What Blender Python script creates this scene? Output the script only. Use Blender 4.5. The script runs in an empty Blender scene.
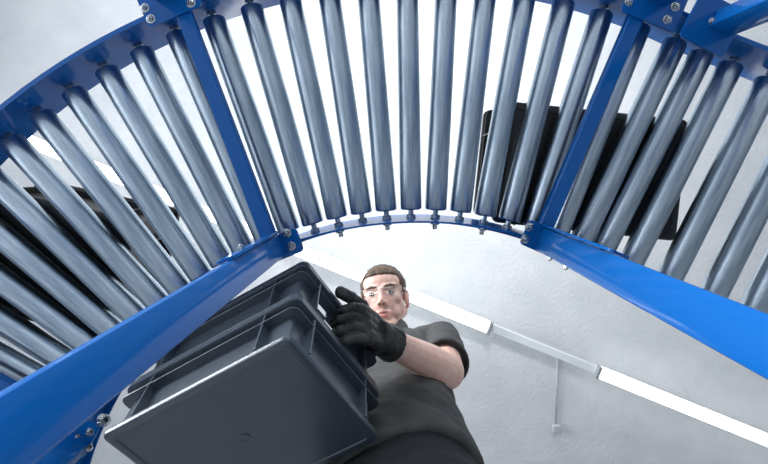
import bpy, bmesh, math, random
from mathutils import Vector, Matrix, noise
random.seed(4)
PI = math.pi
SC = bpy.context.scene
COL = SC.collection

# ------------------------------------------------------------------ camera, world, lights, exposure
CAM_Z = 0.10                       # camera lies on the floor under the curve and looks straight up
FPX = 400.0
cam = bpy.data.cameras.new('camera')
cam.sensor_fit = 'HORIZONTAL'; cam.sensor_width = 36.0
cam.lens = 36.0 * FPX / 768.0
cam.shift_x = -6.0 / 768.0
cam.shift_y = -64.0 / 768.0
cam.clip_start = 0.01
camo = bpy.data.objects.new('camera', cam)
camo.location = (0, 0, CAM_Z); camo.rotation_euler = (PI, 0, 0)
COL.objects.link(camo); SC.camera = camo

SC.view_settings.view_transform = 'Standard'
SC.view_settings.look = 'None'
SC.view_settings.gamma = 1.0
SC.view_settings.use_curve_mapping = False
SC.view_settings.exposure = 0.0

w = bpy.data.worlds.new('world'); SC.world = w; w.use_nodes = True
w.node_tree.nodes['Background'].inputs[0].default_value = (0.86, 0.92, 1.0, 1)
w.node_tree.nodes['Background'].inputs[1].default_value = 0.8

def area(name, loc, target, sx, sy, power, col=(1, 1, 1), spread=180):
    l = bpy.data.lights.new(name, 'AREA'); l.shape = 'RECTANGLE'; l.size = sx; l.size_y = sy
    l.energy = power; l.color = col
    o = bpy.data.objects.new(name, l); o.location = loc
    o.rotation_euler = (Vector(target) - Vector(loc)).to_track_quat('-Z', 'Y').to_euler()
    l.spread = math.radians(spread)
    COL.objects.link(o); return o
def spot(name, loc, target, power, cone, blend, rad, col=(1, 1, 1)):
    l = bpy.data.lights.new(name, 'SPOT'); l.energy = power; l.spot_size = math.radians(cone); l.spot_blend = blend
    l.shadow_soft_size = rad; l.color = col
    o = bpy.data.objects.new(name, l); o.location = loc
    o.rotation_euler = (Vector(target) - Vector(loc)).to_track_quat('-Z', 'Y').to_euler()
    COL.objects.link(o); return o

# area lamps added inside the unseen windows of the left and far walls
area('window_daylight', (-4.3, -1.0, 1.55), (0, -0.4, 0.3), 4.0, 1.4, 205, (0.90, 0.95, 1.0), 110)
area('window_daylight', (0.25, -4.3, 1.55), (0.2, 0, 0.6), 4.0, 1.4, 120, (0.90, 0.95, 1.0), 150)
# unseen upward spot, added to brighten the ceiling above the rollers
spot('bounce_flash', (0.35, -0.55, 1.35), (0.40, -0.35, 3.0), 120, 145, 1.0, 0.15, (0.96, 0.98, 1.0))

# ------------------------------------------------------------------ materials
def srgb(r, g, b):
    f = lambda c: (c / 255 / 12.92) if c / 255 <= 0.04045 else ((c / 255 + 0.055) / 1.055) ** 2.4
    return (f(r), f(g), f(b), 1)
def mat(name, col, rough=0.5, metal=0.0, coat=0.0, spec=0.5, bump=None, var=None, emit=None, sss=0.0, stretch=None, coat_rough=0.08):
    m = bpy.data.materials.new(name); m.use_nodes = True
    nt = m.node_tree; b = nt.nodes['Principled BSDF']
    b.inputs['Base Color'].default_value = col
    b.inputs['Roughness'].default_value = rough
    b.inputs['Metallic'].default_value = metal
    b.inputs['Coat Weight'].default_value = coat
    b.inputs['Coat Roughness'].default_value = coat_rough
    b.inputs['Specular IOR Level'].default_value = spec
    if sss:
        b.inputs['Subsurface Weight'].default_value = sss
        b.inputs['Subsurface Radius'].default_value = (0.01, 0.004, 0.002)
        b.inputs['Subsurface Scale'].default_value = 0.4
    tc = nt.nodes.new('ShaderNodeTexCoord')
    vec = tc.outputs['Object']
    if stretch:
        mp = nt.nodes.new('ShaderNodeMapping'); mp.inputs['Scale'].default_value = stretch
        nt.links.new(vec, mp.inputs[0]); vec = mp.outputs[0]
    if var:                                         # (scale, detail, colour2, roughness swing)
        n = nt.nodes.new('ShaderNodeTexNoise'); n.inputs['Scale'].default_value = var[0]; n.inputs['Detail'].default_value = var[1]
        n.inputs['Roughness'].default_value = 0.62
        nt.links.new(vec, n.inputs['Vector'])
        r = nt.nodes.new('ShaderNodeValToRGB'); r.color_ramp.elements[0].position = 0.36; r.color_ramp.elements[1].position = 0.66
        r.color_ramp.elements[0].color = var[2]; r.color_ramp.elements[1].color = col
        nt.links.new(n.outputs['Fac'], r.inputs[0]); nt.links.new(r.outputs[0], b.inputs['Base Color'])
        if len(var) > 3:
            mr = nt.nodes.new('ShaderNodeMapRange'); mr.inputs['To Min'].default_value = rough + var[3]; mr.inputs['To Max'].default_value = rough - var[3]
            nt.links.new(n.outputs['Fac'], mr.inputs[0]); nt.links.new(mr.outputs[0], b.inputs['Roughness'])
    if bump:                                        # (scale, strength, distance, detail)
        n2 = nt.nodes.new('ShaderNodeTexNoise'); n2.inputs['Scale'].default_value = bump[0]; n2.inputs['Detail'].default_value = bump[3]
        nt.links.new(vec, n2.inputs['Vector'])
        bp = nt.nodes.new('ShaderNodeBump'); bp.inputs['Strength'].default_value = bump[1]; bp.inputs['Distance'].default_value = bump[2]
        nt.links.new(n2.outputs['Fac'], bp.inputs['Height']); nt.links.new(bp.outputs[0], b.inputs['Normal'])
    if emit:
        b.inputs['Emission Color'].default_value = emit[0]; b.inputs['Emission Strength'].default_value = emit[1]
    return m
M = {}
M['blue'] = mat('blue_powder_coat', srgb(0, 91, 166), 0.5, coat=0.55, coat_rough=0.10, spec=0.08, bump=(900, 0.08, 0.0006, 2))
M['steel'] = mat('galvanised_steel', srgb(196, 208, 218), 0.30, metal=1.0, var=(70, 9, srgb(140, 156, 170), 0.12), stretch=(1, 0.06, 1), bump=(220, 0.05, 0.0006, 3))
M['zinc'] = mat('zinc_plated_bolt', srgb(205, 210, 212), 0.22, metal=1.0, var=(90, 3, srgb(150, 156, 160)))
M['axle'] = mat('steel_axle', srgb(150, 165, 180), 0.3, metal=1.0)
M['crate'] = mat('grey_plastic_crate', srgb(69, 77, 87), 0.32, var=(7, 3, srgb(64, 72, 82), 0.02), spec=0.8, coat=0.35, coat_rough=0.3)
M['dark_crate'] = mat('black_plastic_crate', srgb(34, 35, 37), 0.45, bump=(500, 0.1, 0.0005, 2))
M['ceiling'] = mat('ceiling_plaster', srgb(226, 227, 228), 0.85, bump=(38, 0.5, 0.008, 5), var=(3, 4, srgb(214, 216, 218)))
M['wall'] = mat('painted_wall', srgb(215, 217, 219), 0.8, bump=(60, 0.3, 0.004, 4))
M['floor'] = mat('pale_grey_screed_floor', srgb(176, 178, 181), 0.5, var=(4, 6, srgb(160, 163, 167), 0.1))
M['white_metal'] = mat('white_enamel', srgb(232, 234, 236), 0.35)
M['tube'] = mat('lit_fluorescent_tube', (1, 1, 1, 1), 0.4, emit=((0.95, 0.98, 1.0, 1), 6.0))
M['lampcap'] = mat('grey_lamp_socket', srgb(150, 153, 156), 0.5)
M['frame'] = mat('window_frame_paint', srgb(200, 203, 206), 0.4)
M['skin'] = mat('skin', srgb(240, 202, 186), 0.45, sss=0.25, var=(38, 4, srgb(234, 186, 168)), bump=(300, 0.12, 0.001, 3))
M['lips'] = mat('lips', srgb(196, 118, 110), 0.4)
M['eye'] = mat('eye_white', srgb(190, 180, 174), 0.2)
M['iris'] = mat('iris', srgb(70, 72, 70), 0.15)
M['brow'] = mat('eyebrow_hair', srgb(104, 80, 60), 0.7)
M['hair'] = mat('brown_hair', srgb(104, 80, 60), 0.55, var=(60, 5, srgb(66, 50, 38)), stretch=(1, 0.35, 0.35), bump=(160, 0.9, 0.004, 4))
M['shirt'] = mat('charcoal_shirt_fabric', srgb(88, 88, 87), 0.85, spec=0.25, bump=(420, 0.35, 0.002, 3), var=(16, 4, srgb(74, 74, 74)))
M['trouser'] = mat('black_work_trousers', srgb(38, 39, 43), 0.8, spec=0.25, bump=(300, 0.3, 0.002, 3))
M['glove'] = mat('black_work_glove', srgb(76, 76, 72), 0.5, spec=0.35, bump=(150, 0.4, 0.002, 4), var=(30, 4, srgb(38, 38, 37)))
M['boot'] = mat('black_boot_leather', srgb(24, 24, 25), 0.5)
M['rubber'] = mat('black_rubber', srgb(18, 18, 18), 0.7)
M['label'] = mat('white_label_card', srgb(236, 238, 240), 0.5)
M['cable'] = mat('grey_cable', srgb(186, 188, 190), 0.5)
M['seam'] = mat('pale_seam', srgb(150, 150, 148), 0.6)
def glass_mat(name, tint, gloss):
    m = bpy.data.materials.new(name); m.use_nodes = True; nt = m.node_tree; nt.nodes.clear()
    o = nt.nodes.new('ShaderNodeOutputMaterial'); mx = nt.nodes.new('ShaderNodeMixShader'); t = nt.nodes.new('ShaderNodeBsdfTransparent')
    g = nt.nodes.new('ShaderNodeBsdfGlossy'); g.inputs['Roughness'].default_value = 0.03
    t.inputs[0].default_value = tint; lw = nt.nodes.new('ShaderNodeFresnel'); lw.inputs['IOR'].default_value = gloss
    (nt.links.new(lw.outputs[0], mx.inputs[0]) if gloss > 1 else setattr(mx.inputs[0], 'default_value', gloss)); nt.links.new(t.outputs[0], mx.inputs[1]); nt.links.new(g.outputs[0], mx.inputs[2]); nt.links.new(mx.outputs[0], o.inputs[0])
    return m
M['lens'] = glass_mat('clear_lens', (0.93, 0.94, 0.94, 1), 0.04)
M['pane'] = glass_mat('window_glass', (0.95, 0.97, 0.97, 1), 1.45)

# ------------------------------------------------------------------ helpers
def link(name, me, m=None, parent=None, loc=(0, 0, 0), rot=(0, 0, 0)):
    if m is not None and not me.materials: me.materials.append(M[m])
    o = bpy.data.objects.new(name, me); COL.objects.link(o)
    o.location = loc; o.rotation_euler = rot
    if parent is not None: o.parent = parent
    return o
def mesh_of(bm, name='mesh', smooth=False):
    bmesh.ops.recalc_face_normals(bm, faces=bm.faces)
    me = bpy.data.meshes.new(name); bm.to_mesh(me); bm.free()
    if smooth:
        for p in me.polygons: p.use_smooth = True
    return me
def sharp(me, ang=40):
    for p in me.polygons: p.use_smooth = True
    me.set_sharp_from_angle(angle=math.radians(ang)); return me
def empty(name, loc, label, cat, group=None, rot=(0, 0, 0)):
    o = bpy.data.objects.new(name, None); o.empty_display_size = 0.1; COL.objects.link(o)
    o.location = loc; o.rotation_euler = rot
    tag(o, label, cat, group); return o
def tag(o, label, cat, group=None):
    o['label'] = label; o['category'] = cat
    if group: o['group'] = group
def struct(o, label=None):
    o['kind'] = 'structure'
    if label: o['label'] = label
    return o
def box(bm, c, s, mtx=None, bev=0.0):
    r = bmesh.ops.create_cube(bm, size=1.0)
    vs = r['verts']
    for v in vs:
        v.co = Vector((v.co.x * s[0], v.co.y * s[1], v.co.z * s[2])) + Vector(c)
    if bev:
        es = {e for v in vs for e in v.link_edges}
        g = bmesh.ops.bevel(bm, geom=list(es), offset=bev, segments=2, profile=0.6, affect='EDGES')
        vs = [v for v in g['verts']] + [v for v in vs if v.is_valid]
    if mtx is not None:
        bmesh.ops.transform(bm, matrix=mtx, verts=list({v for v in vs if v.is_valid}))
def frame(origin, xdir, ydir=None, zdir=None):
    x = Vector(xdir).normalized()
    if zdir is not None:
        z = Vector(zdir).normalized(); y = z.cross(x).normalized(); z = x.cross(y)
    else:
        y = Vector(ydir).normalized(); z = x.cross(y).normalized(); y = z.cross(x)
    m = Matrix((x, y, z)).transposed().to_4x4(); m.translation = Vector(origin); return m
def loft(bm, loops, cap0=True, cap1=True):
    rings = [[bm.verts.new(p) for p in lp] for lp in loops]
    n = len(rings[0])
    for a, b in zip(rings[:-1], rings[1:]):
        for i in range(n):
            bm.faces.new((a[i], a[(i + 1) % n], b[(i + 1) % n], b[i]))
    if cap0: bm.faces.new(list(reversed(rings[0])))
    if cap1: bm.faces.new(rings[-1])
    return rings
def perp(d):
    d = Vector(d).normalized()
    a = d.orthogonal().normalized(); return a, d.cross(a)
def tube(bm, p0, p1, r0, r1=None, n=16):
    r1 = r0 if r1 is None else r1
    p0, p1 = Vector(p0), Vector(p1); a, b = perp(p1 - p0)
    loft(bm, [[p + (a * math.cos(2 * PI * i / n) + b * math.sin(2 * PI * i / n)) * r for i in range(n)] for p, r in ((p0, r0), (p1, r1))])
def lathe(bm, prof, n=28, axis=lambda r, c, s, h: (r * c, -h, r * s)):
    loft(bm, [[axis(r, math.cos(2 * PI * i / n), math.sin(2 * PI * i / n), h) for i in range(n)] for r, h in prof])
def capsule(bm, p0, p1, r0, r1=None, n=14, sq=(1, 1), side=None):
    r1 = r0 if r1 is None else r1
    p0, p1 = Vector(p0), Vector(p1); d = (p1 - p0).normalized()
    if side is not None:
        a = (Vector(side) - d * Vector(side).dot(d)).normalized(); b = d.cross(a)
    else: a, b = perp(d)
    L = []
    for t in (0.15, 0.45, 0.75, 1.0): 
        ang = t * PI / 2; L.append((p0 - d * r0 * math.cos(ang), r0 * math.sin(ang)))
    for t in (1.0, 0.75, 0.45, 0.15):
        ang = t * PI / 2; L.append((p1 + d * r1 * math.cos(ang), r1 * math.sin(ang)))
    loft(bm, [[p + a * math.cos(2 * PI * i / n) * r * sq[0] + b * math.sin(2 * PI * i / n) * r * sq[1] for i in range(n)] for p, r in L])
def ellipsoid(bm, c, r, mtx=None, u=20, v=12):
    g = bmesh.ops.create_uvsphere(bm, u_segments=u, v_segments=v, radius=1.0)
    for q in g['verts']:
        q.co = Vector((q.co.x * r[0], q.co.y * r[1], q.co.z * r[2])) + Vector(c)
    if mtx is not None: bmesh.ops.transform(bm, matrix=mtx, verts=g['verts'])
def sculpt(bm, voxel, smooth=6, factor=0.5, fold=None):
    """fuse overlapping closed shapes into one continuous skin"""
    bmesh.ops.recalc_face_normals(bm, faces=bm.faces)
    me = bpy.data.meshes.new('raw'); bm.to_mesh(me); bm.free()
    o = bpy.data.objects.new('raw', me); COL.objects.link(o)
    r = o.modifiers.new('r', 'REMESH'); r.mode = 'VOXEL'; r.voxel_size = voxel
    if smooth:
        s = o.modifiers.new('s', 'SMOOTH'); s.factor = factor; s.iterations = smooth
    dg = bpy.context.evaluated_depsgraph_get()
    out = bpy.data.meshes.new_from_object(o.evaluated_get(dg))
    bpy.data.objects.remove(o); bpy.data.meshes.remove(me)
    if fold:
        ns = [v.normal.copy() for v in out.vertices]
        for v, nn in zip(out.vertices, ns):
            v.co += nn * fold(v.co)
    for p in out.polygons: p.use_smooth = True
    return out
def at(px, py, d):                                   # a reading of the photograph at a known distance above the lens
    return Vector(((px - 390) * d / FPX, (py - 168) * d / FPX, d + CAM_Z))

# ------------------------------------------------------------------ the room
CEIL = 3.0
X0, X1, Y0, Y1 = -4.5, 5.0, -4.5, 5.5
def slab(name, a, b, m):
    bm = bmesh.new(); box(bm, [(p + q) / 2 for p, q in zip(a, b)], [q - p for p, q in zip(a, b)])
    return struct(link(name, mesh_of(bm), m))
slab('floor', (X0, Y0, -0.1), (X1, Y1, 0), 'floor')
slab('ceiling', (X0, Y0, CEIL), (X1, Y1, CEIL + 0.15), 'ceiling')
slab('wall_right', (X1, Y0, 0), (X1 + 0.2, Y1, CEIL), 'wall')
slab('wall_back', (X0, Y1, 0), (X1, Y1 + 0.2, CEIL), 'wall')
def window_wall(name, along_x, plane, lo, hi, openings, thick):
    bm = bmesh.new()
    def b(u0, u1, z0, z1):
        c = ((u0 + u1) / 2, plane + thick / 2, (z0 + z1) / 2); s = (u1 - u0, abs(thick), z1 - z0)
        if not along_x: c = (c[1], c[0], c[2]); s = (s[1], s[0], s[2])
        box(bm, c, s)
    zs, zt = 0.85, 2.25
    b(lo, hi, 0, zs); b(lo, hi, zt, CEIL)
    u = lo
    for (a, e) in openings: b(u, a, zs, zt); u = e
    b(u, hi, zs, zt)
    struct(link(name, mesh_of(bm), 'wall'))
    for (a, e) in openings:
        window_wall.n += 1
        def sw(c, s): return ((c[1], c[0], c[2]), (s[1], s[0], s[2])) if not along_x else (c, s)
        bm = bmesh.new(); cy = plane + thick / 2
        for c, s in ((((a + e) / 2, cy, zs + .03), (e - a, .06, .06)), (((a + e) / 2, cy, zt - .03), (e - a, .06, .06)),
                     ((a + .03, cy, (zs + zt) / 2), (.06, .06, zt - zs)), ((e - .03, cy, (zs + zt) / 2), (.06, .06, zt - zs)), (((a + e) / 2, cy, (zs + zt) / 2), (.05, .05, zt - zs))):
            box(bm, *sw(c, s))
        wo = struct(link('window_%d' % window_wall.n, mesh_of(bm), 'frame'))
        for k in (0, 1):
            bm = bmesh.new(); m0 = (a + e) / 2
            c, s = sw(((a + m0) / 2 if k == 0 else (e + m0) / 2, cy, (zs + zt) / 2), ((e - a) / 2 - .08, .006, zt - zs - .1)); box(bm, c, s)
            link('pane', mesh_of(bm), 'pane', wo)
window_wall.n = 0
window_wall('wall_left', False, X0, Y0, Y1, [(-3.0, -1.2), (-0.9, 0.9)], -0.2)
window_wall('wall_front', True, Y0, X0, X1, [(-1.7, 0.1), (0.4, 2.2)], -0.2)

# ------------------------------------------------------------------ hardware
def bolt_mesh(r=0.0085, n=6):
    bm = bmesh.new()
    L = lambda R, h, k: [(R * math.cos(2 * PI * i / k), R * math.sin(2 * PI * i / k), h) for i in range(k)]
    loft(bm, [L(r * 1.35, 0, 18), L(r * 1.35, 0.0014, 18), L(r * 1.2, 0.0018, 18)])
    loft(bm, [L(r, 0.0016, 6), L(r, 0.0065, 6), L(r * 0.86, 0.0078, 6)])
    loft(bm, [L(r * 0.5, 0.007, 12), L(r * 0.5, 0.0115, 12), L(r * 0.4, 0.0125, 12)])
    return sharp(mesh_of(bm, 'bolt'), 35)
BOLT = bolt_mesh()
def bolt(parent, p, nrm, scale=1.0):
    o = link('bolt', BOLT, 'zinc', parent)
    q = Vector(nrm).normalized().to_track_quat('Z', 'Y')
    loc = Vector(p) - ROOTP(parent)
    o.location = loc; o.rotation_euler = q.to_euler(); o.scale = (scale,) * 3
    return o
def ROOTP(o):
    v = Vector((0, 0, 0))
    while o is not None: v += Vector(o.location); o = o.parent
    return v

# ------------------------------------------------------------------ roller curve
DR = 0.92
ZR = DR + CAM_Z
CX, CY = 27 * DR / FPX, 419 * DR / FPX
RIN, ROUT = 0.869, 1.387
WIN, WOUT = 0.851, 1.404
ZB, ZT = 0.85 + CAM_Z, 0.98 + CAM_Z
A_END = 26.75
def pol(r, a, z=0.0): a = math.radians(a); return Vector((CX + r * math.sin(a), CY - r * math.cos(a), z))
curve = empty('roller_conveyor', (CX, CY, 0), 'curved roller conveyor with blue rails and galvanised rollers seen from below', 'conveyor')
def arc_rail(sec, a0, a1, step=2.0):
    n = int((a1 - a0) / step) + 1
    bm = bmesh.new(); loops = []
    for i in range(n + 1):
        a = math.radians(a0 + (a1 - a0) * i / n)
        loops.append([(r * math.sin(a), -r * math.cos(a), z) for r, z in sec])
    loft(bm, loops); return sharp(mesh_of(bm, 'rail'), 30)
t = 0.004
sec_out = [(WOUT, ZB), (WOUT + 0.010, ZB), (WOUT + 0.010, ZB + t), (WOUT + t, ZB + t), (WOUT + t, ZT - t), (WOUT + 0.022, ZT - t), (WOUT + 0.022, ZT), (WOUT, ZT)]
sec_in = [(WIN, ZB), (WIN - 0.004, ZB), (WIN - 0.004, ZT - t), (WIN - 0.020, ZT - t), (WIN - 0.020, ZT), (WIN, ZT)]
link('outer_rail', arc_rail(sec_out, -98, A_END), 'blue', curve)
link('inner_rail', arc_rail(sec_in, -98, A_END), 'blue', curve)
def roller_mesh():
    bm = bmesh.new(); R = 0.025
    prof = [(0.006, RIN + 0.001), (0.017, RIN + 0.001), (0.0185, RIN), (0.0222, RIN + 0.0003), (0.0242, RIN + 0.0018), (R, RIN + 0.004)]
    nseg = 6
    prof += [(R, RIN + 0.004 + (ROUT - RIN - 0.008) * i / nseg) for i in range(1, nseg)]
    prof += [(R, ROUT - 0.004), (0.0242, ROUT - 0.0018), (0.0222, ROUT - 0.0003), (0.0185, ROUT), (0.017, ROUT - 0.001), (0.006, ROUT - 0.001)]
    lathe(bm, prof, 32)
    return mesh_of(bm, 'roller', True)
def axle_mesh():
    bm = bmesh.new()
    lathe(bm, [(0.0105, WIN), (0.0105, WIN + 0.006), (0.009, WIN + 0.007), (0.006, WIN + 0.007), (0.006, WOUT - 0.007), (0.0105, WOUT - 0.007), (0.0105, WOUT)], 14)
    return sharp(mesh_of(bm, 'axle'), 40)
def nut_mesh():
    bm = bmesh.new()
    lathe(bm, [(0.0125, WIN - 0.004), (0.0125, WIN - 0.006), (0.0100, WIN - 0.006), (0.0105, WIN - 0.0145), (0.009, WIN - 0.0165), (0.0055, WIN - 0.0165), (0.0055, WIN - 0.026), (0.004, WIN - 0.027)], 12)
    return sharp(mesh_of(bm, 'nut'), 35)
ROLLER, AXLE, NUT = roller_mesh(), axle_mesh(), nut_mesh()
ME_AX = M['axle']
k = -25
STEP = 3.755
while k <= 7:
    a = math.radians(-0.93 + STEP * k)
    r = link('roller', ROLLER, 'steel', curve, (0, 0, ZR), (0, 0, a))
    ax = link('axle', AXLE, 'axle', r)
    if k % 2: link('axle_nut', NUT, 'zinc', r)
    # each tube is turned a little so the wear on the steel differs
    k += 1

# straight run that leaves the curve on the right, falling slightly
aE = math.radians(A_END)
U = Vector((math.cos(aE), math.sin(aE), 0)); V = Vector((math.sin(aE), -math.cos(aE), 0))   # along the run / outwards
FALL = 0.16
straight = empty('roller_conveyor', (CX, CY, 0), 'straight roller conveyor section joining the curve on the right', 'conveyor')
def straight_rail(sec, s0, s1):
    bm = bmesh.new(); loops = []
    for s in (s0, s1):
        loops.append([tuple(U * s + V * r + Vector((0, 0, z - FALL * s))) for r, z in sec])
    loft(bm, loops); return mesh_of(bm, 'rail')
link('outer_rail', straight_rail(sec_out, 0.0025, 1.5), 'blue', straight)
link('inner_rail', straight_rail(sec_in, 0.0025, 1.5), 'blue', straight)
for i, s in enumerate((0.0295, 0.094, 0.177, 0.268, 0.350, 0.435, 0.52, 0.605, 0.69, 0.775, 0.86)):
    r = link('roller', ROLLER, 'steel', straight, tuple(U * s + Vector((0, 0, ZR - FALL * s))), (0, 0, aE))
    link('axle', AXLE, 'axle', r)
    link('axle_nut', NUT, 'zinc', r)

# ------------------------------------------------------------------ support legs, brackets and cross bars
def leg(root, p1, along, width, away, depth, ztop, name='support_leg'):
    """C-profile: web from p1 along `along`, flanges turned towards `away`"""
    al = Vector((along[0], along[1], 0)).normalized(); aw = Vector((away[0], away[1], 0)).normalized(); th = 0.003
    P = Vector((p1[0], p1[1], 0))
    pts = [(0, 0), (width, 0), (width, depth), (width - th, depth), (width - th, th), (th, th), (th, depth), (0, depth)]
    # rounded bends on the two outer corners
    c = 0.003
    pts = [(0, c), (c * .3, c * .3), (c, 0), (width - c, 0), (width - c * .3, c * .3), (width, c)] + pts[2:]
    rp = ROOTP(root)
    lp = lambda z: [tuple(P + al * u + aw * v + Vector((0, 0, z)) - rp) for u, v in pts]
    bm = bmesh.new(); loft(bm, [lp(0.012), lp(ztop)])
    o = link(name, sharp(mesh_of(bm, name), 30), 'blue', root)
    cc = P + al * width / 2 + aw * depth / 2
    bm = bmesh.new(); box(bm, tuple(cc - rp + Vector((0, 0, 0.006))), (0.12, 0.12, 0.012), None, 0.002)
    link('foot_plate', mesh_of(bm), 'blue', o)
    return o
def plate(root, name, p, along, w, z0, z1, th, nrm, rad=0.012, parent=None):
    """upright plate with rounded corners; p = mid of its face, along = horizontal run"""
    al = Vector((along[0], along[1], 0)).normalized(); nn = Vector((nrm[0], nrm[1], 0)).normalized(); P = Vector((p[0], p[1], 0)) - ROOTP(root)
    loop = []
    for (sx, sz, a0) in ((1, 1, 0), (-1, 1, 90), (-1, -1, 180), (1, -1, 270)):
        for i in range(5):
            a = math.radians(a0 + 90 * i / 4)
            loop.append((sx * (w / 2 - rad) + rad * math.cos(a), (z1 if sz > 0 else z0) - sz * rad + rad * math.sin(a)))
    bm = bmesh.new()
    loft(bm, [[tuple(P + al * u + nn * o + Vector((0, 0, z))) for u, z in loop] for o in (0, th)])
    return link(name, sharp(mesh_of(bm, name), 30), 'blue', parent or root)

# left stand under the curve
def flat_plate(root, name, o, xd, yd, u0, u1, v0, v1, z, th=0.005, rad=0.008):
    """horizontal plate bolted against the underside of a rail; runs u0..u1 along xd and v0..v1 along yd"""
    rp = ROOTP(root); X, Y = Vector(xd), Vector(yd); O = Vector((o[0], o[1], 0)) - rp
    loop = []
    for (cx, cy, a0) in ((u1 - rad, v1 - rad, 0), (u0 + rad, v1 - rad, 90), (u0 + rad, v0 + rad, 180), (u1 - rad, v0 + rad, 270)):
        for i in range(5):
            a = math.radians(a0 + 90 * i / 4); loop.append((cx + rad * math.cos(a), cy + rad * math.sin(a)))
    bm = bmesh.new()
    loft(bm, [[tuple(O + X * (u * k) + Y * v + Vector((0, 0, zz))) for u, v in loop] for zz, k in ((z, 1), (z + th, 1))])
    return link(name, sharp(mesh_of(bm, name), 30), 'blue', root)
DOWN = Vector((0, 0, -1))
D = lambda d: d + CAM_Z
aL = Vector((0.363, 0.932, 0)); nL = Vector((0.932, -0.363, 0))
P1L = Vector((-0.2345, 0.1372, 0))
lg = leg(curve, P1L, aL, 0.048, -nL, 0.016, D(0.838))
br = flat_plate(curve, 'leg_bracket', P1L, aL, nL, 0.002, 0.054, -0.034, 0.038, D(0.839))
for px, py in ((287, 233), (291.5, 246)):
    bolt(br, at(px, py, 0.839), DOWN, 0.82)
br2 = plate(curve, 'side_bracket', P1L - aL * 0.001 - nL * 0.012, nL, 0.034, D(0.60), D(0.839), 0.005, -aL, 0.008)
bolt(br2, P1L - aL * 0.006 - nL * 0.008 + Vector((0, 0, D(0.655))), -aL + nL * 0.4, 0.8)
# right stand at the end of the curve
aR = Vector((-0.40, 0.917, 0)); nR = Vector((-0.917, -0.40, 0))
P1R = Vector((0.322, 0.124, 0))
rg = leg(curve, P1R, aR, 0.050, -nR, 0.018, D(0.838))
br = flat_plate(curve, 'leg_bracket', P1R, aR, nR, -0.004, 0.052, -0.034, 0.032, D(0.839))
for px, py in ((529.5, 227), (525, 239)):
    bolt(br, at(px, py, 0.839), DOWN, 0.82)
br2 = plate(curve, 'side_bracket', P1R - aR * 0.001 - nR * 0.012, nR, 0.034, D(0.58), D(0.839), 0.005, -aR, 0.008)
for d in (0.78, 0.71):
    bolt(rg, P1R + aR * 0.0495 - nR * 0.012 + Vector((0, 0, D(d))), aR, 0.6)
# third stand, further round the curve on the left
a3 = math.radians(-60.7); r3 = Vector((-math.sin(a3), math.cos(a3), 0)); n3 = Vector((r3.y, -r3.x, 0))
P13 = pol(0.842, -60.7)
lg3 = leg(curve, P13, r3, 0.050, -n3, 0.030, D(0.838))
br = flat_plate(curve, 'leg_bracket', P13, r3, n3, -0.02, 0.052, -0.04, 0.036, D(0.839))
for px, py in ((77.5, 438), (90, 432), (89, 447), (66, 452)):
    bolt(br, at(px, py, 0.839), DOWN, 0.8)
bolt(br, at(104, 420, 0.839), DOWN, 1.25)
# cross bars under the rollers
def bar(root, p0, p1, wdt, z0, z1):
    p0, p1 = Vector(p0), Vector(p1); d = (p1 - p0).normalized(); n = Vector((-d.y, d.x, 0)); rp = ROOTP(root)
    c = 0.003
    sec = [(-wdt / 2, z0 + c), (-wdt / 2 + c, z0), (wdt / 2 - c, z0), (wdt / 2, z0 + c), (wdt / 2, z1), (wdt / 2 - .003, z1), (wdt / 2 - .003, z0 + .004), (-wdt / 2 + .003, z0 + .004), (-wdt / 2 + .003, z1), (-wdt / 2, z1)]
    bm = bmesh.new(); loft(bm, [[tuple(p + n * u + Vector((0, 0, z)) - rp) for u, z in sec] for p in (p0, p1)])
    return link('cross_bar', sharp(mesh_of(bm), 30), 'blue', root)
bar(curve, (-0.445, -0.345, 0), (-0.2575, 0.150, 0), 0.032, D(0.845), D(0.862))
bar(curve, tuple(pol(1.39, -60.7)), tuple(pol(0.86, -60.7)), 0.032, D(0.845), D(0.862))
bar(curve, (0.533, -0.342, 0), (0.327, 0.134, 0), 0.032, D(0.845), D(0.862))
# outer legs with their horizontal brackets
def outer_support(root, p, tang, bolts, w=0.122, deep=0.10, d=0.839, legu=0.0):
    """p = middle of the bracket's inner edge"""
    tg = Vector((tang[0], tang[1], 0)).normalized(); nn = Vector((tg.y, -tg.x, 0))      # outwards
    p = Vector((p[0], p[1], 0))
    o = leg(root, p - tg * (0.025 - legu) + nn * 0.045, tg, 0.05, nn, 0.035, D(d - 0.001))
    b = flat_plate(root, 'leg_bracket', p, tg, nn, -w / 2, w / 2, 0, deep, D(d))
    for px, py in bolts: bolt(b, at(px, py, d), DOWN, 0.85)
    return o
outer_support(curve, (-0.450, -0.318), (0.92, -0.39), [(145, 8), (151, 19), (191, 3)])
outer_support(curve, (0.541, -0.307), (0.93, 0.38), [(629, 2), (667, 20), (675, 7)])
outer_support(straight, (0.640, -0.250), (0.89, 0.457), [(713, 22)], 0.10, 0.105, 0.822, 0.02)
outer_support(curve, tuple(pol(1.37, -60.7)), (math.cos(a3), math.sin(a3)), [])

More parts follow.
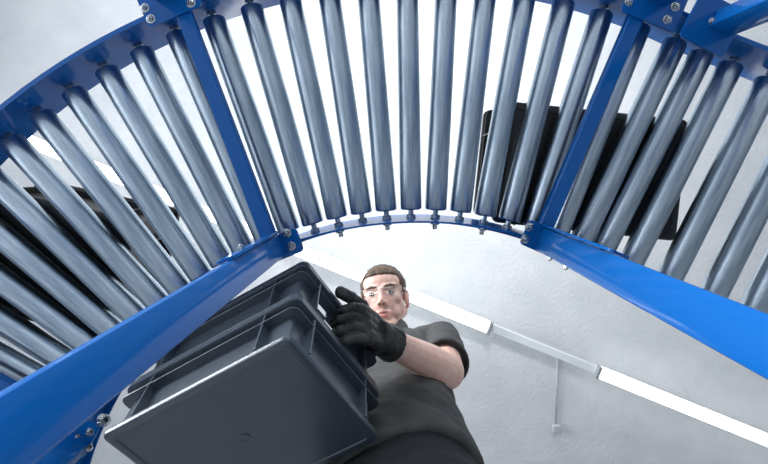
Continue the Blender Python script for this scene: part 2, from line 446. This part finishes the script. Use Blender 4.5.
# ------------------------------------------------------------------ crates
def rrect(lx, ly, r, z, n=5):
    out = []
    for (cx, cy, a0) in ((lx / 2 - r, ly / 2 - r, 0), (-lx / 2 + r, ly / 2 - r, 90), (-lx / 2 + r, -ly / 2 + r, 180), (lx / 2 - r, -ly / 2 + r, 270)):
        for i in range(n):
            a = math.radians(a0 + 90 * i / (n - 1)); out.append((cx + r * math.cos(a), cy + r * math.sin(a), z))
    return out
def make_crate(lx, ly, h, mt, label, group=None, cr=0.017):
    root = empty('storage_crate', (0, 0, 0), label, 'crate', group)
    ins = lambda i, z, r=cr: rrect(lx - 2 * i, ly - 2 * i, max(r - i * 0.5, 0.006), z)
    W = 0.020
    bm = bmesh.new()                                  # wall shell, open at the top
    loft(bm, [ins(W, 0.010), ins(W, h - 0.012), ins(W + 0.003, h - 0.012), ins(W + 0.003, 0.012)], True, True)
    link('wall_shell', sharp(mesh_of(bm), 40), mt, root)
    bm = bmesh.new()                                  # base tray with foot ring and recessed bottom
    loft(bm, [ins(0.024, 0.0022), ins(0.0225, 0.0005), ins(0.012, 0.0), ins(0.007, 0.002), ins(0.005, 0.0055), ins(0.005, 0.010), ins(0.007, 0.0115), ins(W, 0.012)])
    link('base', sharp(mesh_of(bm), 30), mt, root)
    bm = bmesh.new()                                  # injection point on the underside
    c = lambda r, z: [(r * math.cos(2 * PI * i / 20), r * math.sin(2 * PI * i / 20), z) for i in range(20)]
    loft(bm, [c(.011, .0026), c(.011, .0008), c(.008, .0008), c(.0075, .0021), c(.003, .0021)])
    link('moulding_ring', sharp(mesh_of(bm), 30), mt, root)
    bm = bmesh.new()                                  # rim: two ledges
    rr = [ins(W, h - 0.036), ins(0.002, h - 0.036), ins(0.0015, h - 0.035), ins(0.002, h - 0.0335), ins(W - 0.003, h - 0.0325), ins(W - 0.003, h - 0.0165), ins(0.002, h - 0.0155), ins(0.0, h - 0.0145), ins(0.0, h - 0.003), ins(0.002, h - 0.0005), ins(0.012, h - 0.0005), ins(W + 0.001, h - 0.010)]
    R = loft(bm, rr, False, False)
    n = len(R[0])
    for i in range(n): bm.faces.new((R[-1][i], R[-1][(i + 1) % n], R[0][(i + 1) % n], R[0][i]))
    link('rim', sharp(mesh_of(bm), 30), mt, root)
    # upright ribs: two near every corner
    def rib(x, y, alongx):
        hh = h - 0.0265
        bm = bmesh.new(); box(bm, (0, 0, 0), (0.004, W - 0.002, hh) if alongx else (W - 0.002, 0.004, hh), None, 0.0006)
        o = link('rib', mesh_of(bm), mt, root, (x, y, 0.0115 + hh / 2))
    for sy in (-1, 1):
        for x in (-lx / 2 + 0.062, lx / 2 - 0.062): rib(x, sy * (ly / 2 - 0.0022 - (W - 0.002) / 2), True)
    for sx in (-1, 1):
        for y in (-ly / 2 + 0.074, ly / 2 - 0.074): rib(sx * (lx / 2 - 0.0022 - (W - 0.002) / 2), y, False)
    return root
def children_of(o): return [c for c in bpy.data.objects if c.parent == o]
def copy_tree(o, label):
    r = o.copy(); COL.objects.link(r); r['label'] = label
    for c in children_of(o):
        if c.parent == r: continue
        d = c.copy(); COL.objects.link(d); d.parent = r
    return r
CH = 0.1085
# pose of the carried stack, read from its eight visible corners (origin = lower corner nearest the lens)
T0 = Vector((-0.165, 0.272, 0.648 + CAM_Z))
CXD = Vector((0.500, 0.797, 0.337)).normalized()
CYD = Vector((-0.863, 0.491, 0.120)); CYD = (CYD - CXD * CYD.dot(CXD)).normalized()
CZD = CXD.cross(CYD)
RM = Matrix((CXD, CYD, CZD)).transposed()
low = make_crate(0.306, 0.408, CH, 'crate', 'lower grey plastic crate of the carried stack, flat underside towards the viewer', 'crates carried by the worker')
up = copy_tree(low, 'upper grey plastic crate of the carried stack, gripped by the black glove')
def place_crate(o, lift):
    o.location = T0 + CXD * 0.15 + CYD * 0.20 + CZD * lift
    o.rotation_euler = RM.to_euler()
place_crate(low, 0.0); place_crate(up, CH + 0.0002)
# hand-hold slots cut through the short side of the upper crate
ws = [c for c in children_of(up) if c.name.startswith('wall_shell')][0]
bm = bmesh.new()
for (u, z) in ((0.092, 0.060), (0.128, 0.036)):
    box(bm, (-0.15 + u, -0.205 + 0.0215, z), (0.042, 0.02, 0.020))
cut = link('cutter', mesh_of(bm))
ws.data = ws.data.copy()
bo = ws.modifiers.new('b', 'BOOLEAN'); bo.operation = 'DIFFERENCE'; bo.object = cut; bo.solver = 'EXACT'
cut.parent = up
bpy.context.view_layer.update()
nm = bpy.data.meshes.new_from_object(ws.evaluated_get(bpy.context.evaluated_depsgraph_get()))
ws.modifiers.clear(); ws.data = nm
bpy.data.objects.remove(cut)

dk = make_crate(0.45, 0.30, 0.20, 'dark_crate', 'black plastic crate standing on the rollers above the right cross bar', 'crates on the rollers')
dk.location = at(600, 167, DR + 0.026) - Vector((0, 0, 0)); dk.location.z = ZR + 0.0255
dk.location.x, dk.location.y = at(591, 171, 0.945).xy
dk.rotation_euler = (0, 0, math.radians(6))
dl = make_crate(0.40, 0.30, 0.20, 'dark_crate', 'black plastic crate standing on the rollers at the far left', 'crates on the rollers')
dl.location = at(42, 262, 0.945); dl.location.z = ZR + 0.0255
dl.rotation_euler = (0, 0, math.radians(12))

# ------------------------------------------------------------------ ceiling lights
LZ = CEIL - 0.13
dL = LZ - CAM_Z
Ld = Vector((1, 0.405, 0)).normalized(); Ln = Vector((-Ld.y, Ld.x, 0))
def strip_pt(px): return at(px, 263 + 0.405 * (px - 330), dL)
rail = empty('lighting_trunking', tuple(strip_pt(540)), 'white lighting trunking rail running diagonally under the ceiling', 'light rail')
s0 = (strip_pt(-120) - strip_pt(540)).length; s1 = (strip_pt(1150) - strip_pt(540)).length
MR = Matrix.Rotation(math.atan2(Ld.y, Ld.x), 4, 'Z')
bm = bmesh.new(); box(bm, ((s1 - s0) / 2, 0, 0.030), (s1 + s0, 0.052, 0.036), MR, 0.003)
link('trunking', mesh_of(bm), 'white_metal', rail)
for x in (-3.2, -1.6, 0.12, 1.7, 3.0):
    bm = bmesh.new(); tube(bm, MR @ Vector((x, 0, 0.045)), MR @ Vector((x, 0, 0.13)), 0.004, None, 10)
    link('hanger', mesh_of(bm, smooth=True), 'lampcap', rail)
lamps = [(-110, 180, 'fluorescent tube light seen between the left rollers'), (184, 490, 'lit fluorescent tube light passing behind the head of the worker'), (596, 905, 'lit fluorescent tube light at the lower right of the ceiling')]
for a, b, lab in lamps:
    pa, pb = strip_pt(a), strip_pt(b); L = (pb - pa).length; c = (pa + pb) / 2
    root = empty('fluorescent_light', tuple(c + Vector((0, 0, -0.01))), lab, 'light', 'fluorescent lights on the trunking', (0, 0, math.atan2(Ld.y, Ld.x)))
    bm = bmesh.new(); box(bm, (0, 0, 0.016), (L, 0.070, 0.012), None, 0.002); link('reflector_tray', mesh_of(bm), 'white_metal', root)
    bm = bmesh.new()
    prof = [(0.042 * math.cos(math.radians(x)), 0.012 + 0.03 * math.sin(math.radians(x))) for x in range(180, 361, 15)]
    loft(bm, [[(x, y, z) for y, z in prof] for x in (-L / 2 + 0.02, L / 2 - 0.02)])
    link('tube', sharp(mesh_of(bm), 60), 'tube', root)
    for s in (-1, 1):
        bm = bmesh.new(); box(bm, (s * (L / 2 - 0.008), 0, -0.002), (0.024, 0.086, 0.034), None, 0.003); link('end_cap', mesh_of(bm), 'lampcap', root)
jb = empty('junction_box', tuple(at(556, 428, CEIL - CAM_Z - 0.02)), 'small grey junction box on the ceiling with a thin cable', 'junction box')
bm = bmesh.new(); box(bm, (0, 0, -0.002), (0.05, 0.05, 0.035), None, 0.004); link('box', mesh_of(bm), 'cable', jb)
bm = bmesh.new(); tube(bm, (0, 0, 0.012), tuple(at(558, 350, CEIL - CAM_Z - 0.008) - Vector(jb.location)), 0.006, None, 8); link('cable', mesh_of(bm, smooth=True), 'cable', jb)

# ------------------------------------------------------------------ person
Z = CAM_Z
person = empty('person', (0.01, 0.66, 0), 'worker in charcoal polo shirt, black gloves and safety glasses carrying two crates', 'person')
PO = Vector(person.location)
def wpart(name, me, m, parent=person):
    """world-space mesh becomes a child of the person"""
    me.transform(Matrix.Translation(-PO)); 
    return link(name, me, m, parent)
SHL = Vector((0.172, 0.578, 1.335 + Z)); ELL = Vector((0.156, 0.545, 1.07 + Z)); WRL = Vector((-0.014, 0.394, 0.920 + Z))
SHR = Vector((-0.172, 0.690, 1.335 + Z)); ELR = Vector((-0.36, 0.70, 1.10 + Z)); WRR = Vector((-0.50, 0.610, 0.95 + Z))
NECK = Vector((-0.005, 0.612, 1.40 + Z)); HIP = Vector((0.02, 0.655, 0.80 + Z))
HC = Vector((-0.022, 0.488, 1.500 + Z))
HM = Matrix.Translation(HC) @ Matrix.Rotation(math.radians(-12), 4, 'Z') @ Matrix.Rotation(math.radians(60), 4, 'X') @ Matrix.Rotation(math.radians(3), 4, 'Y') @ Matrix.Scale(1.10, 4)
bm = bmesh.new()
def he(c, r): ellipsoid(bm, c, r, HM)
def hc(a, b, r0, r1): capsule(bm, HM @ Vector(a), HM @ Vector(b), r0, r1)
he((0, 0.014, 0.034), (0.073, 0.094, 0.080))
he((0, -0.030, -0.022), (0.062, 0.058, 0.082))
he((0, -0.030, 0.040), (0.064, 0.056, 0.050))
for s in (-1, 1):
    hc((s * 0.056, 0.012, -0.050), (s * 0.020, -0.060, -0.094), 0.019, 0.017)
    he((s * 0.043, -0.056, -0.020), (0.021, 0.020, 0.020))
    he((s * 0.046, -0.030, -0.036), (0.021, 0.036, 0.036))
    he((s * 0.036, -0.052, -0.056), (0.018, 0.022, 0.026))
    hc((s * 0.012, -0.080, 0.019), (s * 0.043, -0.066, 0.022), 0.0105, 0.010)
    he((s * 0.0105, -0.096, -0.034), (0.0085, 0.011, 0.0075))
    he((s * 0.076, 0.010, -0.010), (0.009, 0.020, 0.032))
    he((s * 0.080, 0.017, 0.006), (0.007, 0.015, 0.016))
he((0, -0.066, -0.098), (0.025, 0.022, 0.018))
he((0, -0.070, -0.064), (0.027, 0.018, 0.022))
hc((0, -0.086, 0.012), (0, -0.106, -0.028), 0.0085, 0.0105)
hc((-0.018, -0.0830, -0.0615), (0.018, -0.0830, -0.0615), 0.0055, 0.0055)
hc((-0.014, -0.0820, -0.0735), (0.014, -0.0820, -0.0735), 0.006, 0.006)
capsule(bm, HM @ Vector((0, 0.035, -0.055)), NECK, 0.056, 0.062)
head_top = None
# trunk and limbs inside the clothes
capsule(bm, NECK, HIP + Vector((0, 0, 0.05)), 0.075, 0.10)
for SH, EL, WR in ((SHL, ELL, WRL), (SHR, ELR, WRR)):
    capsule(bm, NECK - Vector((0, 0, 0.06)), SH, 0.06, 0.05)
    capsule(bm, SH, EL, 0.050, 0.043)
    m = EL.lerp(WR, 0.32); d = (WR - EL).normalized()
    capsule(bm, EL, m, 0.043, 0.0445); capsule(bm, m, WR, 0.0445, 0.028)
for s in (-1, 1):
    hp = HIP + Vector((s * 0.085, -s * 0.03, -0.05)); kn = HIP + Vector((s * 0.10, -s * 0.04 - 0.03, -0.42)); an = Vector((HIP.x + s * 0.12, HIP.y - s * 0.04 + 0.02, 0.09))
    capsule(bm, HIP, hp, 0.09, 0.08); capsule(bm, hp, kn, 0.072, 0.048); capsule(bm, kn, an, 0.048, 0.036)
wpart('body', sculpt(bm, 0.0035, 5, 0.5), 'skin')
# face details
def hmesh(bm_, name, m, smooth=True):
    me = mesh_of(bm_, name, smooth); me.transform(HM); return wpart(name, me, m)
for s in (-1, 1):
    bm = bmesh.new(); ellipsoid(bm, (s * 0.0305, -0.0745, 0.0005), (0.0130, 0.010, 0.0048), None, 16, 10)
    e = hmesh(bm, 'eye', 'eye')
    bm = bmesh.new(); ellipsoid(bm, (s * 0.0305 - 0.001, -0.0815, -0.001), (0.0064, 0.0038, 0.0058), None, 12, 8)
    me = mesh_of(bm, 'iris', True); me.transform(HM); me.transform(Matrix.Translation(-PO)); link('iris', me, 'iris', e)
    bm = bmesh.new(); capsule(bm, (s * 0.016, -0.0875, 0.0185), (s * 0.032, -0.0845, 0.0225), 0.0034, 0.0036, 10); capsule(bm, (s * 0.032, -0.0845, 0.0225), (s * 0.049, -0.070, 0.0205), 0.0036, 0.0022, 10)
    hmesh(bm, 'eyebrow', 'brow')
bm = bmesh.new()
capsule(bm, (-0.021, -0.0830, -0.0618), (0.0, -0.0885, -0.0608), 0.0022, 0.0036, 10); capsule(bm, (0.0, -0.0885, -0.0608), (0.021, -0.0830, -0.0618), 0.0036, 0.0022, 10)
capsule(bm, (-0.018, -0.0830, -0.0695), (0.0, -0.0875, -0.0735), 0.0022, 0.0044, 10); capsule(bm, (0.0, -0.0875, -0.0735), (0.018, -0.0830, -0.0695), 0.0044, 0.0022, 10)
hmesh(bm, 'lips', 'lips')
for s in (-1, 1):
    bm = bmesh.new(); ellipsoid(bm, (s * 0.0062, -0.1015, -0.0395), (0.0034, 0.0050, 0.0026), None, 10, 8); hmesh(bm, 'nostril', 'iris')
# hair: short cap with a ragged front line
bm = bmesh.new()
ellipsoid(bm, (0, 0.020, 0.036), (0.0800, 0.0990, 0.0825), None, 64, 48)
ellipsoid(bm, (0, -0.028, 0.056), (0.0640, 0.058, 0.0420), None, 40, 28)
def hair_cut(v):
    x, y, z = v
    nz = noise.noise(Vector((x * 60, y * 60, 3.1))) * 0.006
    front = 0.062 + nz - 0.10 * max(0, abs(x) - 0.045)
    if y < -0.020:
        lim = front if abs(x) < 0.060 else 0.030
        return z < lim
    if y < 0.030: return z < 0.012 + nz
    return z < -0.050 + nz
me = sculpt(bm, 0.0032, 3, 0.5, lambda c: 0.0035 * noise.noise(Vector((c.x * 130, c.y * 45, c.z * 45))))
bm = bmesh.new(); bm.from_mesh(me)
bmesh.ops.delete(bm, geom=[f for f in bm.faces if hair_cut(f.calc_center_median())], context='FACES')
me2 = bpy.data.meshes.new('hair'); bm.to_mesh(me2); bm.free()
for p in me2.polygons: p.use_smooth = True
me2.transform(HM)
ho = wpart('hair', me2, 'hair')
so = ho.modifiers.new('thick', 'SOLIDIFY'); so.thickness = 0.010; so.offset = -1
# safety glasses: wrap-around clear lens with temples
gl = None
bm = bmesh.new(); loops = []
N = 24
for i in range(N + 1):
    a = math.radians(-74 + 148 * i / N); x = 0.074 * math.sin(a); y = -0.022 - 0.083 * math.cos(a) ** 0.8
    bridge = math.exp(-(x / 0.011) ** 2)
    zt, zb = 0.021, -0.020 + 0.017 * bridge
    if abs(x) > 0.062: zb += (abs(x) - 0.062) * 1.2
    q = Vector((math.sin(a), -math.cos(a), 0)) * 0.0016
    loops.append([(x, y, zt), (x, y, zb), (x + q.x, y + q.y, zb), (x + q.x, y + q.y, zt)])
loft(bm, loops)
gl = hmesh(bm, 'safety_glasses', 'lens')
for s in (-1, 1):
    bm = bmesh.new(); capsule(bm, (s * 0.0745, -0.044, 0.012), (s * 0.0835, 0.022, 0.010), 0.0032, 0.0028, 8)
    me = mesh_of(bm, 'temple', True); me.transform(HM); me.transform(Matrix.Translation(-PO)); link('temple', me, 'label', gl)

# shirt
YAW = math.radians(-22)
lft = Vector((math.cos(YAW), math.sin(YAW), 0)); bck = Vector((-math.sin(YAW), math.cos(YAW), 0))
def ring(c, a, b, n=28, ya=None, dz=0.0):
    l, k_ = (lft, bck) if ya is None else (Vector((math.cos(ya), math.sin(ya), 0)), Vector((-math.sin(ya), math.cos(ya), 0)))
    return [tuple(Vector(c) + l * a * math.copysign(abs(math.cos(t)) ** 0.85, math.cos(t)) + k_ * b * math.copysign(abs(math.sin(t)) ** 0.85, math.sin(t)) + Vector((0, 0, dz * math.cos(t)))) for t in [2 * PI * i / n for i in range(n)]]
bm = bmesh.new()
levels = [((0.028, 0.640, 0.785), 0.166, 0.124), ((0.026, 0.636, 0.83), 0.165, 0.124), ((0.018, 0.636, 0.95), 0.156, 0.122), ((0.010, 0.640, 1.08), 0.160, 0.118),
          ((0.004, 0.642, 1.20), 0.168, 0.118), ((0.0, 0.640, 1.28), 0.165, 0.108), ((0.0, 0.635, 1.345), 0.130, 0.085), ((-0.002, 0.625, 1.395), 0.075, 0.066)]
loft(bm, [ring((c[0], c[1], c[2] + Z), a, b) for c, a, b in levels])
for SH, EL in ((SHL, ELL), (SHR, ELR)):
    capsule(bm, Vector((0, 0.635, 1.315 + Z)).lerp(SH, 0.45), SH + Vector((0, 0, 0.0)), 0.070, 0.064)
    e = SH.lerp(EL, 0.80)
    a, b = perp(EL - SH)
    loft(bm, [[SH.lerp(EL, q) + (a * math.cos(2 * PI * i / 24) + b * math.sin(2 * PI * i / 24)) * r for i in range(24)] for q, r in ((0.0, 0.062), (0.3, 0.063), (0.5, 0.063), (0.68, 0.063))])
def folds(c):
    v = noise.noise(Vector((c.x * 9 + 3, c.y * 9, c.z * 22 + c.x * 14))) * 0.006
    v += noise.noise(Vector((c.x * 26, c.y * 26 + 5, c.z * 34))) * 0.0028
    if c.z < 1.2: v += 0.004 * noise.noise(Vector((c.x * 7, c.y * 7, c.z * 42 + c.x * 25)))
    return v
shirt = wpart('polo_shirt', sculpt(bm, 0.006, 6, 0.5, folds), 'shirt')
# collar
bm = bmesh.new(); loops = []
cdir = (HM @ Vector((0, 0.035, -0.055)) - NECK).normalized(); a_, b_ = perp(cdir)
side = (lft - cdir * lft.dot(cdir)).normalized(); fwd = cdir.cross(side)
for i in range(29):
    t_ = 2 * PI * i / 28
    rr = side * math.cos(t_) + fwd * math.sin(t_)
    base = NECK + rr * 0.074 - cdir * 0.012
    loops.append([tuple(base), tuple(NECK + rr * 0.071 + cdir * 0.050), tuple(NECK + rr * 0.075 + cdir * 0.051), tuple(base + rr * 0.006)])
loft(bm, loops, False, False)
me = mesh_of(bm, 'collar', True); me.transform(Matrix.Translation(-PO)); link('collar', me, 'shirt', shirt)
# sleeve hem
bm = bmesh.new(); a, b = perp(ELL - SHL); q0, q1 = SHL.lerp(ELL, 0.64), SHL.lerp(ELL, 0.74)
loft(bm, [[q + (a * math.cos(2 * PI * i / 28) + b * math.sin(2 * PI * i / 28)) * r for i in range(28)] for q, r in ((q0, 0.0640), (q1, 0.0655), (q1, 0.0600), (q0, 0.0600))], False, False)
me = mesh_of(bm, 'sleeve_hem', True); me.transform(Matrix.Translation(-PO)); link('sleeve_hem', me, 'shirt', shirt)

# trousers
bm = bmesh.new()
loft(bm, [ring((0.028, 0.642, z_ + Z), a, b) for z_, a, b in ((0.60, 0.165, 0.118), (0.68, 0.168, 0.122), (0.76, 0.158, 0.118), (0.85, 0.150, 0.108))])
for s in (-1, 1):
    hp = HIP + Vector((s * 0.080, -s * 0.03, -0.10)); kn = HIP + Vector((s * 0.10, -s * 0.04 - 0.02, -0.42)); an = Vector((HIP.x + s * 0.12, HIP.y - s * 0.04 + 0.02, 0.10))
    capsule(bm, hp, kn, 0.094, 0.080); capsule(bm, kn, an, 0.080, 0.072)
tr = wpart('work_trousers', sculpt(bm, 0.008, 5, 0.5, lambda c: 0.005 * noise.noise(Vector((c.x * 14, c.y * 14, c.z * 30)))), 'trouser')
for s in (-1, 1):
    an = Vector((HIP.x + s * 0.12, HIP.y - s * 0.04 + 0.02, 0.0))
    bm = bmesh.new()
    capsule(bm, an + Vector((0, 0.04, 0.05)), an + Vector((0, -0.15, 0.042)), 0.046, 0.038); capsule(bm, an + Vector((0, 0.01, 0.05)), an + Vector((0, 0.0, 0.15)), 0.048, 0.05)
    b_o = wpart('work_boot', sculpt(bm, 0.006, 3), 'boot')
    bm = bmesh.new(); box(bm, tuple(an + Vector((0, -0.05, 0.010)) - PO), (0.092, 0.29, 0.020), None, 0.006); link('sole', mesh_of(bm), 'rubber', b_o)

# gloves
def hand_frame(o, fingers, back):
    return frame(o, fingers, back)
def glove(wrist, elbow, palm, fdir, back, curl, thumb_pts, flip):
    """palm slab, four fingers rooted at its end and a thumb from its side, closed into one skin"""
    f = Vector(fdir).normalized(); bk = Vector(back); bk = (bk - f * bk.dot(f)).normalized(); sd = f.cross(bk) * flip
    bm = bmesh.new()
    base = palm - f * 0.045
    for q in (-1.5, -0.5, 0.5, 1.5):
        capsule(bm, base + sd * q * 0.016, palm + f * 0.040 + sd * q * 0.020, 0.019, 0.0165)
    capsule(bm, wrist, base, 0.034, 0.030, sq=(1, 1))
    for i, q in enumerate((-1.5, -0.5, 0.5, 1.5)):
        L = (0.035, 0.039, 0.036, 0.029)[i]
        p = palm + f * 0.040 + sd * q * 0.0232; d = f.copy()
        for j, k_ in enumerate((1.0, 0.72, 0.55)):
            ang = math.radians(curl[j] * (1 + 0.06 * i)); d = (d * math.cos(ang) - bk_perp(d, sd, bk) * math.sin(ang)).normalized()
            e = p + d * L * k_
            capsule(bm, p, e, 0.0110 - 0.0008 * j, 0.0106 - 0.0008 * j, 12); p = e
    tp = [Vector(x) for x in thumb_pts]
    for a, b in zip(tp[:-1], tp[1:]): capsule(bm, a, b, 0.0160 if a == tp[0] else 0.0142, 0.0132, 12)
    # cuff
    d = (elbow - wrist).normalized(); a, b = perp(d)
    loft(bm, [[wrist + d * s + (a * math.cos(2 * PI * i / 24) + b * math.sin(2 * PI * i / 24)) * r for i in range(24)] for s, r in ((-0.03, 0.036), (0.0, 0.0375), (0.02, 0.041), (0.032, 0.0425))])
    return sculpt(bm, 0.0022, 3, 0.5, lambda c: 0.0014 * noise.noise(c * 70) + 0.0012 * noise.noise(Vector((c.x * 30, c.y * 30, c.z * 140))))
def bk_perp(d, sd, bk):
    n = sd.cross(d).normalized()
    return n if n.dot(bk) > 0 or abs(n.dot(bk)) < 1e-6 else -n
RIM0 = T0 + CZD * (2 * CH)
out = -CYD                                               # outward from the gripped short side
palm = RIM0 + CXD * 0.214 + out * 0.036 - CZD * 0.026
gm = glove(WRL, ELL, palm, (-CXD * 0.84 - CZD * 0.46 + out * 0.05), out, (18, 38, 42),
           [palm + CZD * 0.018, RIM0 + CXD * 0.176 + CZD * 0.012 + out * 0.034, RIM0 + CXD * 0.142 + CZD * 0.009 + out * 0.026, RIM0 + CXD * 0.110 + CZD * 0.000 + out * 0.017], 1)
wpart('work_glove', gm, 'glove')
RIMR = RIM0 + CYD * 0.40
palm2 = RIMR + CXD * 0.165 - out * 0.044 - CZD * 0.014
gm = glove(WRR, ELR, palm2, (-CXD * 0.84 - CZD * 0.46), -out, (14, 20, 22),
           [palm2 + CZD * 0.026, palm2 - CXD * 0.05 + CZD * 0.034, palm2 - CXD * 0.10 + CZD * 0.020], -1)
wpart('work_glove', gm, 'glove')
